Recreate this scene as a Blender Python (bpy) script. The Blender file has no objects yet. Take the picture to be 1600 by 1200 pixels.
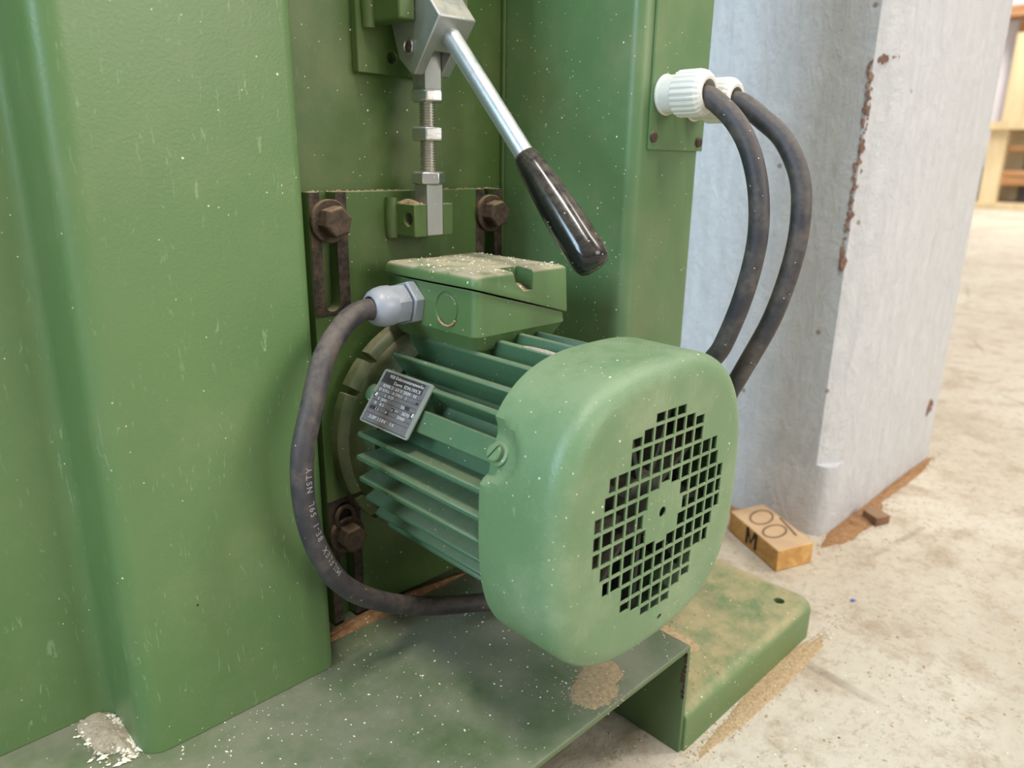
import bpy, bmesh, math, random
from mathutils import Vector, Matrix, noise
from mathutils.geometry import delaunay_2d_cdt
random.seed(7)
R = math.radians
PI = math.pi
sc = bpy.context.scene
C = sc.collection
V = Vector

# ------------------------------------------------------------------ camera, world, lights, exposure
CAM = V((-.311, -.4215, .4086))
HEAD, PITCH, ROLL, FPX = R(44.5), R(16.74), R(.844), 1161.0
fw = V((math.sin(HEAD)*math.cos(PITCH), math.cos(HEAD)*math.cos(PITCH), -math.sin(PITCH)))
rt = V((math.cos(HEAD), -math.sin(HEAD), 0))
up = rt.cross(fw)
rt, up = math.cos(ROLL)*rt + math.sin(ROLL)*up, -math.sin(ROLL)*rt + math.cos(ROLL)*up
cd = bpy.data.cameras.new('camera'); cam = bpy.data.objects.new('camera', cd); C.objects.link(cam)
M = Matrix((rt, up, -fw)).transposed().to_4x4(); M.translation = CAM
cam.matrix_world = M
cd.sensor_width = 36; cd.lens = 36*FPX/1600; cd.clip_start = .01; cd.clip_end = 100
cd.dof.use_dof = True; cd.dof.focus_distance = .44; cd.dof.aperture_fstop = 8.0
sc.camera = cam

w = bpy.data.worlds.new('world'); sc.world = w; w.use_nodes = True
bg = w.node_tree.nodes['Background']; bg.inputs[0].default_value = (.90, .93, 1, 1); bg.inputs[1].default_value = .36

def area(name, loc, aim, sx, sy, power, col):
    l = bpy.data.lights.new(name, 'AREA'); l.shape = 'RECTANGLE'; l.size = sx; l.size_y = sy
    l.energy = power; l.color = col
    o = bpy.data.objects.new(name, l); C.objects.link(o); o.location = loc
    o.rotation_euler = (V(aim) - V(loc)).to_track_quat('-Z', 'Y').to_euler()
    return o
area('far_fill_lamp', (-.9, -1.3, 4.2), (-.3, -.4, 0), 0.22, 1.3, 112, (1, .96, .90))
area('far_fill_lamp', (2.6, -2.2, 4.2), (1.6, -1.4, 0), 0.6, 2.4, 120, (1, .94, .85))
area('daylight_window', (-4.2, .35, 2.0), (0, -.1, .3), 2.0, 2.2, 245, (.58, .81, 1))
area('daylight_window', (1.5, -6.0, 2.2), (.6, 0, .3), 4.0, 2.4, 185, (1, .94, .83))
area('far_fill_lamp', (7.2, .6, 4.4), (7.6, 1.2, 0), .8, 3.0, 330, (1, .95, .90))  # added unseen fill light that brightens the far wall and rack
sc.view_settings.view_transform = 'Standard'; sc.view_settings.look = 'None'
sc.view_settings.gamma = 1; sc.view_settings.use_curve_mapping = False
sc.view_settings.exposure = 0.0

# ------------------------------------------------------------------ materials
def lin(r, g, b):
    f = lambda c: (c/255/12.92) if c/255 <= .04045 else ((c/255+.055)/1.055)**2.4
    return (f(r), f(g), f(b), 1)

class Mat:
    def __init__(s, name):
        s.m = bpy.data.materials.new(name); s.m.use_nodes = True
        s.nt = s.m.node_tree; s.b = s.nt.nodes['Principled BSDF']
        s.tc = s.nt.nodes.new('ShaderNodeTexCoord'); s.co = s.tc.outputs['Object']
    def n(s, t, **k):
        x = s.nt.nodes.new(t)
        for a, v in k.items(): setattr(x, a, v)
        return x
    def link(s, a, b): s.nt.links.new(a, b)
    def setin(s, sock, v):
        if hasattr(v, 'is_linked') or isinstance(v, bpy.types.NodeSocket): s.link(v, sock)
        else: sock.default_value = v
    def mapped(s, scale, rot=(0, 0, 0)):
        x = s.n('ShaderNodeMapping'); s.link(s.co, x.inputs['Vector']); x.inputs['Scale'].default_value = scale
        x.inputs['Rotation'].default_value = rot
        return x.outputs[0]
    def noise(s, scale, detail=3, rough=.5, vec=None, dist=0):
        x = s.n('ShaderNodeTexNoise'); s.link(vec or s.co, x.inputs['Vector'])
        x.inputs['Scale'].default_value = scale; x.inputs['Detail'].default_value = detail
        x.inputs['Roughness'].default_value = rough; x.inputs['Distortion'].default_value = dist
        return x.outputs['Fac']
    def ramp(s, v, a, b, lo=0., hi=1.):
        x = s.n('ShaderNodeMapRange', interpolation_type='SMOOTHSTEP'); s.setin(x.inputs[0], v)
        for i, q in zip((1, 2, 3, 4), (a, b, lo, hi)): x.inputs[i].default_value = q
        return x.outputs[0]
    def math(s, op, a, b=0.):
        x = s.n('ShaderNodeMath', operation=op); s.setin(x.inputs[0], a); s.setin(x.inputs[1], b); x.use_clamp = False
        return x.outputs[0]
    def mix(s, fac, a, b):
        x = s.n('ShaderNodeMix', data_type='RGBA'); s.setin(x.inputs[0], fac); s.setin(x.inputs[6], a); s.setin(x.inputs[7], b)
        return x.outputs[2]
    def voro(s, scale, feat='F1', vec=None):
        x = s.n('ShaderNodeTexVoronoi', feature=feat); s.link(vec or s.co, x.inputs['Vector']); x.inputs['Scale'].default_value = scale
        return x
    def specks(s, scale, size, keep):
        v = s.voro(scale); d = s.ramp(v.outputs['Distance'], size*.7, size, 1, 0)
        sp = s.n('ShaderNodeSeparateColor'); s.link(v.outputs['Color'], sp.inputs[0])
        return s.math('MULTIPLY', d, s.ramp(sp.outputs[0], keep, keep+.01, 1, 0))
    def upz(s, a, b):
        g = s.n('ShaderNodeNewGeometry'); sp = s.n('ShaderNodeSeparateXYZ'); s.link(g.outputs['Normal'], sp.inputs[0])
        return s.ramp(sp.outputs[2], a, b)
    def bump(s, h, strength, dist=.001):
        x = s.n('ShaderNodeBump'); s.link(h, x.inputs['Height']); x.inputs['Strength'].default_value = strength; x.inputs['Distance'].default_value = dist
        s.link(x.outputs[0], s.b.inputs['Normal'])
    def out(s, col, rough=.5, metal=0., spec=None):
        s.setin(s.b.inputs['Base Color'], col); s.setin(s.b.inputs['Roughness'], rough); s.setin(s.b.inputs['Metallic'], metal)
        if spec is not None: s.b.inputs['Specular IOR Level'].default_value = spec
        return s.m

DUST = lin(202, 184, 152)
def green(name, rgb=(92, 124, 66), dust=.5, film=.1, rough=.42, peel=.25, speck=.25, scr=.1, dustcol=DUST, dn=(.2, .62), ds=45):
    k = Mat(name)
    base = k.mix(k.noise(6, 3), lin(*[c*.94 for c in rgb]), lin(*[min(255, c*1.06) for c in rgb]))
    s1 = k.math('MAXIMUM', k.ramp(k.noise(1, 4, .6, k.mapped((420, 420, 80), (.3, .12, 0)), 1.2), .615, .69), k.math('MULTIPLY', k.ramp(k.noise(1, 5, .7, k.mapped((120, 120, 70), (.4, .9, .5))), .63, .74), .5))
    s2 = k.ramp(k.noise(1, 2, .5, k.mapped((30, 30, 30))), .36, .56)
    base = k.mix(k.math('MULTIPLY', k.math('MULTIPLY', s1, s2), scr), base, lin(165, 190, 150))
    fl = k.math('MULTIPLY', k.ramp(k.noise(14, 6, .65), .42, .75), film)
    u = k.math('MULTIPLY', k.upz(.25, .95), k.ramp(k.noise(ds, 6, .7), *dn))
    u = k.math('MULTIPLY', u, dust)
    df = k.math('MAXIMUM', u, fl)
    col = k.mix(df, base, dustcol)
    sp = k.math('MAXIMUM', k.specks(95, .07, speck), k.specks(230, .09, speck))
    col = k.mix(sp, col, lin(232, 228, 205))
    ch = k.specks(22, .03, .25)
    col = k.mix(ch, col, lin(40, 48, 38))
    rg = k.math('ADD', rough, k.math('MULTIPLY', df, .45))
    h = k.math('ADD', k.math('MULTIPLY', k.noise(750, 2), peel), k.math('MULTIPLY', k.math('MULTIPLY', k.noise(1500, 2), df), 1.2))
    h = k.math('ADD', h, k.math('MULTIPLY', sp, .8))
    k.bump(h, .35, .0006)
    return k.out(col, rg)

G_panel = green('green_paint_panel', (95, 125, 78), dust=.5, film=.08, peel=.5, rough=.36, scr=.3, speck=.11)
G_rec_shade = green('green_paint_recess_shade', (72, 98, 48), dust=.5, film=.10, speck=.35)  # machine green darkened towards olive, the recess shade put into the colour
G_rcol = green('green_paint_column', (92, 124, 80), dust=.5, film=.12, rough=.38)
G_base = green('green_paint_base', (82, 104, 66), dust=.72, film=.05, speck=.4, dustcol=lin(144, 140, 122), dn=(.28, .66), ds=9)
G_foot = green('green_paint_floor_flange', (96, 120, 76), dust=.8, film=.06, speck=.6, dustcol=lin(184, 162, 124), dn=(.26, .7), ds=30)
G_motor = green('green_paint_motor', (86, 124, 84), dust=.42, film=.12, speck=.4)
G_fin = green('green_paint_fins', (74, 108, 78), dust=.2, film=.06, speck=.5)
G_box = green('green_paint_terminal_box', (88, 118, 72), dust=1.2, film=.06, speck=.5, dustcol=lin(178, 167, 140))
G_cover = green('green_paint_fan_cover', (104, 133, 95), dust=.22, film=.30, speck=.6, scr=.25, peel=.9, dustcol=lin(186, 190, 160), rough=.40)
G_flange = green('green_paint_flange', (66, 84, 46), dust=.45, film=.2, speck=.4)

def metal(name, rgb, rough, dust=.3, met=.9):
    k = Mat(name)
    c = k.mix(k.noise(60, 4), lin(*[q*.9 for q in rgb]), lin(*rgb))
    df = k.math('MULTIPLY', k.math('MAXIMUM', k.math('MULTIPLY', k.upz(.2, .9), k.ramp(k.noise(120, 5, .7), .3, .6)), k.math('MULTIPLY', k.ramp(k.noise(40, 5, .7), .5, .8), .3)), dust)
    c = k.mix(df, c, DUST); sp = k.specks(260, .12, .3); c = k.mix(sp, c, lin(225, 215, 195))
    k.bump(k.noise(500, 3), .12, .0005)
    return k.out(c, k.math('ADD', rough, k.math('MULTIPLY', df, .4)), k.math('MULTIPLY', k.math('SUBTRACT', 1., k.math('MAXIMUM', df, sp)), met))
M_zinc = metal('zinc_plate', (176, 180, 178), .42, .5, .75)
M_nut = metal('bright_zinc', (205, 205, 205), .28, .35)
M_rod = metal('steel_rod', (208, 214, 220), .34, .35, .8)
M_thread = metal('steel_thread', (206, 202, 192), .3, .25)

def rusty(name, a, b, rough=.75):
    k = Mat(name)
    c = k.mix(k.ramp(k.noise(160, 5, .7), .3, .7), lin(*a), lin(*b))
    df = k.math('MULTIPLY', k.math('MULTIPLY', k.upz(.1, .9), k.noise(120, 4)), 1.1)
    c = k.mix(df, c, lin(172, 146, 112)); k.bump(k.noise(600, 4), .5, .0008)
    return k.out(c, rough, .15)
M_rust = rusty('rusted_steel', (60, 49, 41), (94, 77, 62))
M_bare = rusty('bare_dark_steel', (32, 28, 27), (86, 70, 56))

def plain(name, rgb, rough=.5, dust=.0, bumpy=0., metal_=0., speck=0., spec=None, dustcol=DUST, film=0.):
    k = Mat(name)
    c = k.mix(k.noise(40, 3), lin(*[q*.95 for q in rgb]), lin(*rgb))
    df = k.math('MAXIMUM', k.math('MULTIPLY', k.math('MULTIPLY', k.upz(-.1, .9), k.ramp(k.noise(160, 5, .75), .25, .65)), dust), k.math('MULTIPLY', k.ramp(k.noise(50, 5, .7), .4, .75), film))
    c = k.mix(df, c, dustcol)
    if speck: c = k.mix(k.specks(420, .16, speck), c, lin(225, 220, 205))
    if bumpy: k.bump(k.noise(300, 4), bumpy, .0006)
    return k.out(c, k.math('ADD', rough, k.math('MULTIPLY', df, .5)), metal_, spec)
M_grip = plain('black_plastic', (16, 16, 22), .16, .16, speck=.12, spec=.6)
M_cable = plain('black_rubber', (54, 52, 58), .5, .42, .25, speck=.05, dustcol=lin(146, 130, 112), film=.34)
M_gland = plain('grey_plastic', (158, 164, 178), .3, .25, speck=.12)
M_wgland = plain('white_plastic', (232, 230, 224), .35, .2, film=.12)
M_dark = plain('dark_interior', (24, 26, 24), .6, .15)
M_fan = plain('dark_green_fan', (50, 58, 50), .5, .3)
M_plate = plain('nameplate_aluminium', (140, 148, 140), .45, .22, metal_=.2, film=.12)
M_print = plain('nameplate_black_print', (40, 40, 48), .5, .08, film=.06)
M_field = plain('nameplate_grey_field', (100, 100, 108), .5, .12, film=.15)
M_text = plain('nameplate_raised_lettering', (206, 208, 210), .4)
M_ctext = plain('cable_white_print', (150, 148, 152), .6)
M_chrome = plain('polished_rivet', (225, 225, 225), .15, metal_=.95)
M_hole = plain('black_void', (10, 11, 10), .9)

def sawdust(name, a, b):
    k = Mat(name)
    c = k.mix(k.ramp(k.noise(300, 6, .8), .3, .7), lin(*a), lin(*b))
    c = k.mix(k.specks(330, .22, .25), c, lin(232, 222, 200))
    k.bump(k.noise(420, 6, .8), .9, .002)
    return k.out(c, .95, spec=.1)
M_saw = sawdust('sawdust_tan', (176, 148, 112), (216, 190, 152))
M_sawpink = sawdust('sawdust_pinkish', (190, 174, 152), (224, 210, 188))
M_sawbrown = sawdust('sawdust_brown', (140, 100, 68), (190, 150, 110))
M_chip = plain('wood_chip', (238, 232, 214), .8)

def wood(name, a, b, axis_scale=(40, 6, 40), top_=.65):
    k = Mat(name)
    g = k.noise(1, 5, .6, k.mapped(axis_scale), .6)
    c = k.mix(k.ramp(g, .35, .65), lin(*a), lin(*b)); c = k.mix(k.math('MULTIPLY', k.upz(.5, .95), top_), c, lin(196, 172, 144))
    k.bump(g, .3, .001)
    return k.out(c, .75)
M_wood = wood('pine_block', (182, 134, 74), (218, 172, 104))
M_timber = wood('pine_timber', (206, 184, 142), (222, 204, 164), (6, 6, 1), .3)
M_timberd = wood('brown_board', (168, 120, 78), (200, 154, 108), (6, 1, 6))
M_scrap = wood('dark_wood_scrap', (96, 68, 48), (128, 92, 64), top_=.15)
M_marker = plain('black_marker', (40, 34, 30), .8)
M_pencil = plain('brown_marker', (120, 96, 76), .85)

def floor_mat():
    k = Mat('dusty_concrete')
    n1 = k.noise(2.2, 6, .65, dist=.4); n2 = k.noise(16, 10, .75); n3 = k.noise(110, 8, .8)
    c = k.mix(k.ramp(n1, .35, .65), lin(198, 185, 164), lin(216, 206, 187))
    c = k.mix(k.math('MULTIPLY', k.ramp(n2, .47, .66), .6), c, lin(164, 140, 112))
    c = k.mix(k.math('MULTIPLY', k.ramp(n3, .5, .64), .6), c, lin(140, 124, 104))
    c = k.mix(k.math('MULTIPLY', k.ramp(k.noise(55, 8, .75), .52, .66), .75), c, lin(212, 204, 188))
    cr = k.n('ShaderNodeTexVoronoi', feature='DISTANCE_TO_EDGE'); k.link(k.mapped((2.3, 3.1, 1)), cr.inputs['Vector']); cr.inputs['Scale'].default_value = 1
    c = k.mix(k.math('MULTIPLY', k.ramp(cr.outputs['Distance'], .004, .012, 1, 0), k.math('MULTIPLY', k.ramp(k.noise(5, 4), .5, .6), .35)), c, lin(120, 104, 88))
    c = k.mix(k.specks(55, .07, .25), c, lin(120, 98, 78)); c = k.mix(k.specks(120, .1, .2), c, lin(244, 238, 224))
    k.bump(k.math('ADD', k.math('MULTIPLY', n2, .8), k.math('MULTIPLY', n3, .6)), .8, .005)
    return k.out(c, .85, spec=.2)
M_floor = floor_mat()
def pillar_mat():
    k = Mat('grey_white_wall_paint')
    st = k.noise(1, 6, .7, k.mapped((60, 60, 20)), .8); n2 = k.noise(40, 7, .7)
    c = k.mix(k.ramp(st, .25, .75), lin(190, 191, 194), lin(204, 204, 207))
    c = k.mix(k.math('MULTIPLY', k.ramp(n2, .55, .75), .35), c, lin(186, 180, 170))
    c = k.mix(k.specks(16, .05, .3), c, lin(150, 136, 126))
    ck = k.math('MULTIPLY', k.ramp(k.noise(9, 5, .7), .72, .76), .5); c = k.mix(ck, c, lin(160, 110, 92))
    k.bump(k.math('ADD', k.math('MULTIPLY', st, 1.), k.math('MULTIPLY', n2, 1.)), .75, .004)
    return k.out(c, .42, spec=.45)
M_pillar = pillar_mat()
M_chipped = rusty('chipped_brown_edge', (120, 92, 82), (160, 126, 110), .8)
M_wall = plain('pale_wall_plaster', (226, 222, 224), .8, film=.1)
M_skirt = plain('grey_skirting', (176, 170, 170), .8)
M_blue = plain('blue_plastic', (70, 112, 190), .5)

# ------------------------------------------------------------------ mesh helpers
def frame(ax):
    ax = V(ax).normalized(); t = V((0, 0, 1)) if abs(ax.z) < .9 else V((1, 0, 0))
    u = t.cross(ax).normalized(); return u, ax.cross(u), ax
def catmull(pts, per=10):
    P = [V(p) for p in pts]; P = [2*P[0]-P[1]] + P + [2*P[-1]-P[-2]]; out = []
    for i in range(1, len(P)-2):
        a, b, c, d = P[i-1:i+3]
        for j in range(per):
            t = j/per
            out.append(.5*((2*b)+(c-a)*t+(2*a-5*b+4*c-d)*t*t+(3*b-a-3*c+d)*t**3))
    return out + [P[-2]]
class MB:
    def __init__(s): s.v = []; s.f = []
    def add(s, vs, fs):
        o = len(s.v); s.v += [V(x) for x in vs]; s.f += [tuple(i+o for i in f) for f in fs]; return s
    def box(s, x0, x1, y0, y1, z0, z1):
        return s.add([(x, y, z) for z in (z0, z1) for y in (y0, y1) for x in (x0, x1)],
                     [(0, 2, 3, 1), (4, 5, 7, 6), (0, 1, 5, 4), (2, 6, 7, 3), (0, 4, 6, 2), (1, 3, 7, 5)])
    def prism(s, poly, ax, a, b):
        n = len(poly)
        f = {'x': lambda p, t: (t, p[0], p[1]), 'y': lambda p, t: (p[0], t, p[1]), 'z': lambda p, t: (p[0], p[1], t)}[ax]
        return s.add([f(p, a) for p in poly]+[f(p, b) for p in poly],
                     [tuple(range(n)), tuple(range(2*n-1, n-1, -1))]+[(i, n+i, n+(i+1) % n, (i+1) % n) for i in range(n)])
    def lathe(s, p, ax, prof, n=24, rot=0., mod=None, cap=True):
        u, w_, a = frame(ax); p = V(p); vs = []; fs = []
        for t, r in prof:
            for i in range(n):
                th = rot+2*PI*i/n; rr = r*(mod(i, t) if mod else 1)
                vs.append(p+a*t+(u*math.cos(th)+w_*math.sin(th))*rr)
        for k in range(len(prof)-1):
            for i in range(n): fs.append((k*n+i, k*n+(i+1) % n, (k+1)*n+(i+1) % n, (k+1)*n+i))
        if cap: fs += [tuple(range(n-1, -1, -1)), tuple((len(prof)-1)*n+i for i in range(n))]
        return s.add(vs, fs)
    def tube(s, pts, r, n=14, cap=True):
        P = [V(p) for p in pts]; T = [(P[min(i+1, len(P)-1)]-P[max(i-1, 0)]).normalized() for i in range(len(P))]
        u = frame(T[0])[0]; vs = []; fs = []
        for i, (p, t) in enumerate(zip(P, T)):
            u = (u-t*u.dot(t)).normalized(); w_ = t.cross(u); rr = r(i/(len(P)-1)) if callable(r) else r
            vs += [p+(u*math.cos(2*PI*j/n)+w_*math.sin(2*PI*j/n))*rr for j in range(n)]
        for k in range(len(P)-1):
            for i in range(n): fs.append((k*n+i, k*n+(i+1) % n, (k+1)*n+(i+1) % n, (k+1)*n+i))
        if cap: fs += [tuple(range(n-1, -1, -1)), tuple((len(P)-1)*n+i for i in range(n))]
        return s.add(vs, fs)
    def mesh(s, name, off=V((0, 0, 0)), weld=True):
        me = bpy.data.meshes.new(name); me.from_pydata([tuple(v-off) for v in s.v], [], s.f)
        bm = bmesh.new(); bm.from_mesh(me)
        if weld: bmesh.ops.remove_doubles(bm, verts=bm.verts, dist=1e-6)
        bmesh.ops.recalc_face_normals(bm, faces=bm.faces); bm.to_mesh(me); bm.free()
        return me
    def build(s, name, mat, parent=None, bevel=0., seg=2, angle=38, cuts=(), weld=True, **tags):
        off = origin(parent)
        me = s.mesh(name, off, weld)
        if cuts: me = cut(me, [c.mesh('cutter', off) for c in cuts])
        return link(name, me, mat, parent, bevel, seg, angle, **tags)
def origin(p):
    o = V((0, 0, 0))
    while p is not None: o += p.location; p = p.parent
    return o
def link(name, me, mat, parent=None, bevel=0., seg=2, angle=38, **tags):
    me.materials.clear(); me.materials.append(mat)
    if angle:
        me.shade_smooth(); me.set_sharp_from_angle(angle=R(angle))
    o = bpy.data.objects.new(name, me); C.objects.link(o)
    if parent is not None: o.parent = parent
    if bevel:
        b = o.modifiers.new('bevel', 'BEVEL'); b.width = bevel; b.segments = seg; b.limit_method = 'ANGLE'; b.angle_limit = R(32)
        b.harden_normals = False
    for k, v in tags.items(): o[k] = v
    return o
def cut(me, cutters, op='DIFFERENCE'):
    o = bpy.data.objects.new('tmp', me); C.objects.link(o); tmp = [o]
    for c in cutters:
        q = bpy.data.objects.new('tmpc', c); C.objects.link(q); tmp.append(q)
        m = o.modifiers.new('b', 'BOOLEAN'); m.operation = op; m.solver = 'EXACT'; m.object = q
    dg = bpy.context.evaluated_depsgraph_get(); dg.update()
    res = bpy.data.meshes.new_from_object(o.evaluated_get(dg))
    for q in tmp: bpy.data.objects.remove(q)
    return res
def thing(name, loc, label, cat, group=None):
    o = bpy.data.objects.new(name, None); C.objects.link(o); o.location = loc; o.empty_display_size = .02
    o['label'] = label; o['category'] = cat
    if group: o['group'] = group
    return o
def copy_part(o, parent, loc=None, rot=None):
    c = o.copy(); C.objects.link(c); c.parent = parent
    if loc is not None: c.location = loc
    if rot is not None: c.rotation_euler = rot
    return c
def fillet(poly, rad, seg=6, closed=False):
    """polyline with rounded corners; rad scalar or list"""
    out = []; n = len(poly)
    for i, p in enumerate(poly):
        r = rad[i] if isinstance(rad, (list, tuple)) else rad
        if (not closed and i in (0, n-1)) or r <= 0: out.append(V(p)); continue
        p = V(p); a = (V(poly[i-1])-p); b = (V(poly[(i+1) % n])-p); la, lb = a.length, b.length; a.normalize(); b.normalize()
        h = a.angle(b)/2; d = min(r/math.tan(h), la*.49, lb*.49); rr = d*math.tan(h)
        c = p+(a+b).normalized()*(rr/math.sin(h)); s0 = p+a*d-c; s1 = p+b*d-c; tot = s0.angle(s1)
        sgn = 1 if s0.x*s1.y-s0.y*s1.x > 0 else -1
        for k in range(seg+1):
            t = sgn*tot*k/seg; cs, sn = math.cos(t), math.sin(t)
            out.append(c+V((s0.x*cs-s0.y*sn, s0.x*sn+s0.y*cs)))
    return out
def circle(cx, cy, r, n=24): return [(cx+r*math.cos(2*PI*i/n), cy+r*math.sin(2*PI*i/n)) for i in range(n)]
def inside(p, poly):
    c = False; n = len(poly)
    for i in range(n):
        x0, y0 = poly[i]; x1, y1 = poly[i-1]
        if (y0 > p[1]) != (y1 > p[1]) and p[0] < (x1-x0)*(p[1]-y0)/(y1-y0)+x0: c = not c
    return c
def cdt(outer, holes):
    vs = [V(p) for p in outer]; es = [(i, (i+1) % len(outer)) for i in range(len(outer))]
    for h in holes:
        o = len(vs); vs += [V(p) for p in h]; es += [(o+i, o+(i+1) % len(h)) for i in range(len(h))]
    r = delaunay_2d_cdt(vs, es, [], 1, 1e-7); P, F = r[0], r[2]
    keep = []
    for f in F:
        c = (P[f[0]]+P[f[1]]+P[f[2]])/3
        if inside(c, outer) and not any(inside(c, h) for h in holes): keep.append(tuple(f))
    return P, keep
def text_mesh(txt, size, depth=.0001, xs=1.):
    cu = bpy.data.curves.new('t', 'FONT'); cu.body = txt; cu.size = size; cu.extrude = depth; cu.resolution_u = 2
    o = bpy.data.objects.new('t', cu); C.objects.link(o); dg = bpy.context.evaluated_depsgraph_get(); dg.update()
    me = bpy.data.meshes.new_from_object(o.evaluated_get(dg)); bpy.data.objects.remove(o)
    vs = [V((v.co.x*xs, v.co.y, v.co.z)) for v in me.vertices]; fs = [tuple(p.vertices) for p in me.polygons]
    return vs, fs
def mound(name, c, rx, ry, h, mat, label, rot=0., seed=0, n=26, parent=None, gs=.0008):
    B = MB(); vs = []; fs = []; cr, sr = math.cos(rot), math.sin(rot); rings = 9
    for k in range(rings+1):
        q = k/rings
        for i in range(n):
            th = 2*PI*i/n; e = 1+.35*noise.noise(V((math.cos(th)*1.6+seed, math.sin(th)*1.6, seed*.7)))+.15*noise.noise(V((math.cos(th)*5, math.sin(th)*5+seed, 2)))
            x, y = rx*q*e*math.cos(th), ry*q*e*math.sin(th)
            z = h*(1-q*q)**1.3*(1+.5*noise.noise(V((x*70+seed, y*70, seed))))+(.0004 if q < 1 else 0)
            vs.append((c[0]+x*cr-y*sr, c[1]+x*sr+y*cr, c[2]+max(0, z)))
    for k in range(rings):
        for i in range(n): fs.append((k*n+i, k*n+(i+1) % n, (k+1)*n+(i+1) % n, (k+1)*n+i))
    fs.append(tuple(rings*n+i for i in range(n-1, -1, -1)))
    B.add(vs, fs); rnd = random.Random(seed)
    for _ in range(int(min(2600, 240+rx*ry*1.5e6))):
        g = min(1.9, abs(rnd.gauss(.55, .42))); th = rnd.random()*2*PI
        x, y = rx*g*math.cos(th), ry*g*math.sin(th); q = min(1, g); z = c[2]+max(0, h*(1-q*q)**1.3*.9)
        p = V((c[0]+x*cr-y*sr, c[1]+x*sr+y*cr, z)); s_ = gs*(.4+rnd.random()**2*1.3); a = rnd.random()*6.3; l = .6+rnd.random()
        u = V((math.cos(a), math.sin(a), .3*rnd.random()))*s_; w_ = V((-math.sin(a), math.cos(a), 0))*s_*.7
        B.add([p+u*l, p+w_, p-u*l, p-w_, p+V((0, 0, s_*.8))], [(0, 1, 4), (1, 2, 4), (2, 3, 4), (3, 0, 4), (3, 2, 1, 0)])
    return B.build(name, mat, parent, weld=False, angle=0, label=label, category='sawdust', kind='stuff')

# ------------------------------------------------------------------ the setting
b = MB().box(-6, 14, -9, 12, -.05, 0).build('floor', M_floor, angle=0); b['kind'] = 'structure'
b = MB().box(9.9, 10.1, -6, 11.8, 0, 5).build('wall_back', M_wall, angle=0); b['kind'] = 'structure'
b = MB().box(-6, 9.9, 11.8, 12, 0, 5).build('wall_left', M_wall, angle=0); b['kind'] = 'structure'
b = MB().box(9.86, 9.9, -6, 11.8, 0, .42).build('baseboard_back', M_skirt, angle=0); b['kind'] = 'structure'

# ------------------------------------------------------------------ painted concrete pillar
pil = thing('concrete_pillar', (.66, .04, 0), 'grey-white painted concrete pillar standing on the floor behind the motor', 'pillar')
px0, px1, py0, py1 = .477, .838, -.126, .235
zc = .086
MB().prism(fillet([(px0, py0), (px1, py0), (px1, py1), (px0, py1)], [.016, .004, .004, .004], 3, True), 'z', 0, 2.8).build('body', M_pillar, pil, bevel=.0022, seg=3,
    cuts=[MB().add([(.515, py0-.002, zc), (px0-.002, -.1085, zc), (px0-.01, py0-.01, zc-.004)]+[(.515, py0-.002, 3), (px0-.002, -.1085, 3), (px0-.01, py0-.01, 3)], [(0, 1, 2), (5, 4, 3), (0, 3, 4, 1), (1, 4, 5, 2), (2, 5, 3, 0)])])
# crumbled edge: small chips along the arris
def chips(path, wid, seed):
    rnd = random.Random(seed); B = MB()
    for p, q in zip(path[:-1], path[1:]):
        p = V(p); q = V(q); L = (q-p).length; m = max(2, int(L/.0016))
        for i in range(m):
            t = (i+rnd.random()*.6)/m; c = p.lerp(q, t); r = wid*(.25+rnd.random()**2*.8); c = c+V((.004*(rnd.random()-.5), .004*(rnd.random()-.5), 0))
            k = 6; ax = V((-.75, -.66, 0)).normalized(); u, v_, a = frame(ax)
            ring = [c+a*.0006+(u*math.cos(2*PI*j/k)*r*(.5+rnd.random()*.7)+v_*math.sin(2*PI*j/k)*r*(.8+rnd.random()*.9)) for j in range(k)]
            bot = [x-a*.004 for x in ring]
            B.add(ring+bot, [tuple(range(k)), tuple(range(2*k-1, k-1, -1))]+[(j, (j+1) % k, k+(j+1) % k, k+j) for j in range(k)])
    return B
chips([(.4775, -.1085, .505), (.4775, -.1088, .43), (.4778, -.107, .37), (.4778, -.1065, .325), (.4775, -.1085, .30)], .0034, 3).build('chipped_edge', M_chipped, pil, angle=0, weld=False, label='brown crumbled paint along the pillar edge')
chips([(.478, -.1090, .506), (.492, -.1155, .508), (.508, -.1220, .512), (.513, -.1245, .516)], .0034, 5).build('chipped_edge', M_chipped, pil, angle=0, weld=False, label='brown chip running across the pillar chamfer')
chips([(.4772, .062, .125), (.4772, .066, .135)], .004, 6).build('chipped_spot', M_chipped, pil, angle=0, weld=False)
chips([(.79, -.1265, .082), (.795, -.1265, .095)], .007, 8).build('chipped_spot', M_chipped, pil, angle=0, weld=False)

# ------------------------------------------------------------------ machine frame
ZB, HT = .089, 1.05
fr = thing('machine_frame', (-.05, .05, 0), 'green painted sheet-steel machine frame with columns, base and floor flange', 'machine')
T = .003
def sheet(pts, rads, z0, z1, thick=T):
    a = fillet(pts, rads, 8); n = len(a); o = []
    for i, p in enumerate(a):
        d = (a[min(i+1, n-1)]-a[max(i-1, 0)]).normalized(); o.append(p+V((-d.y, d.x))*thick)
    B = MB(); vs = [(p.x, p.y, z) for z in (z0, z1) for p in a]+[(p.x, p.y, z) for z in (z0, z1) for p in o]
    fs = []
    for i in range(n-1):
        fs += [(i, i+1, n+i+1, n+i), (2*n+i, 3*n+i, 3*n+i+1, 2*n+i+1), (i, 2*n+i, 2*n+i+1, i+1), (n+i, n+i+1, 3*n+i+1, 3*n+i)]
    fs += [(0, n, 3*n, 2*n), (n-1, 3*n-1-0-n+n if False else 2*n+n-1, 4*n-1, 2*n-1)]
    return B.add(vs, fs)
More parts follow.
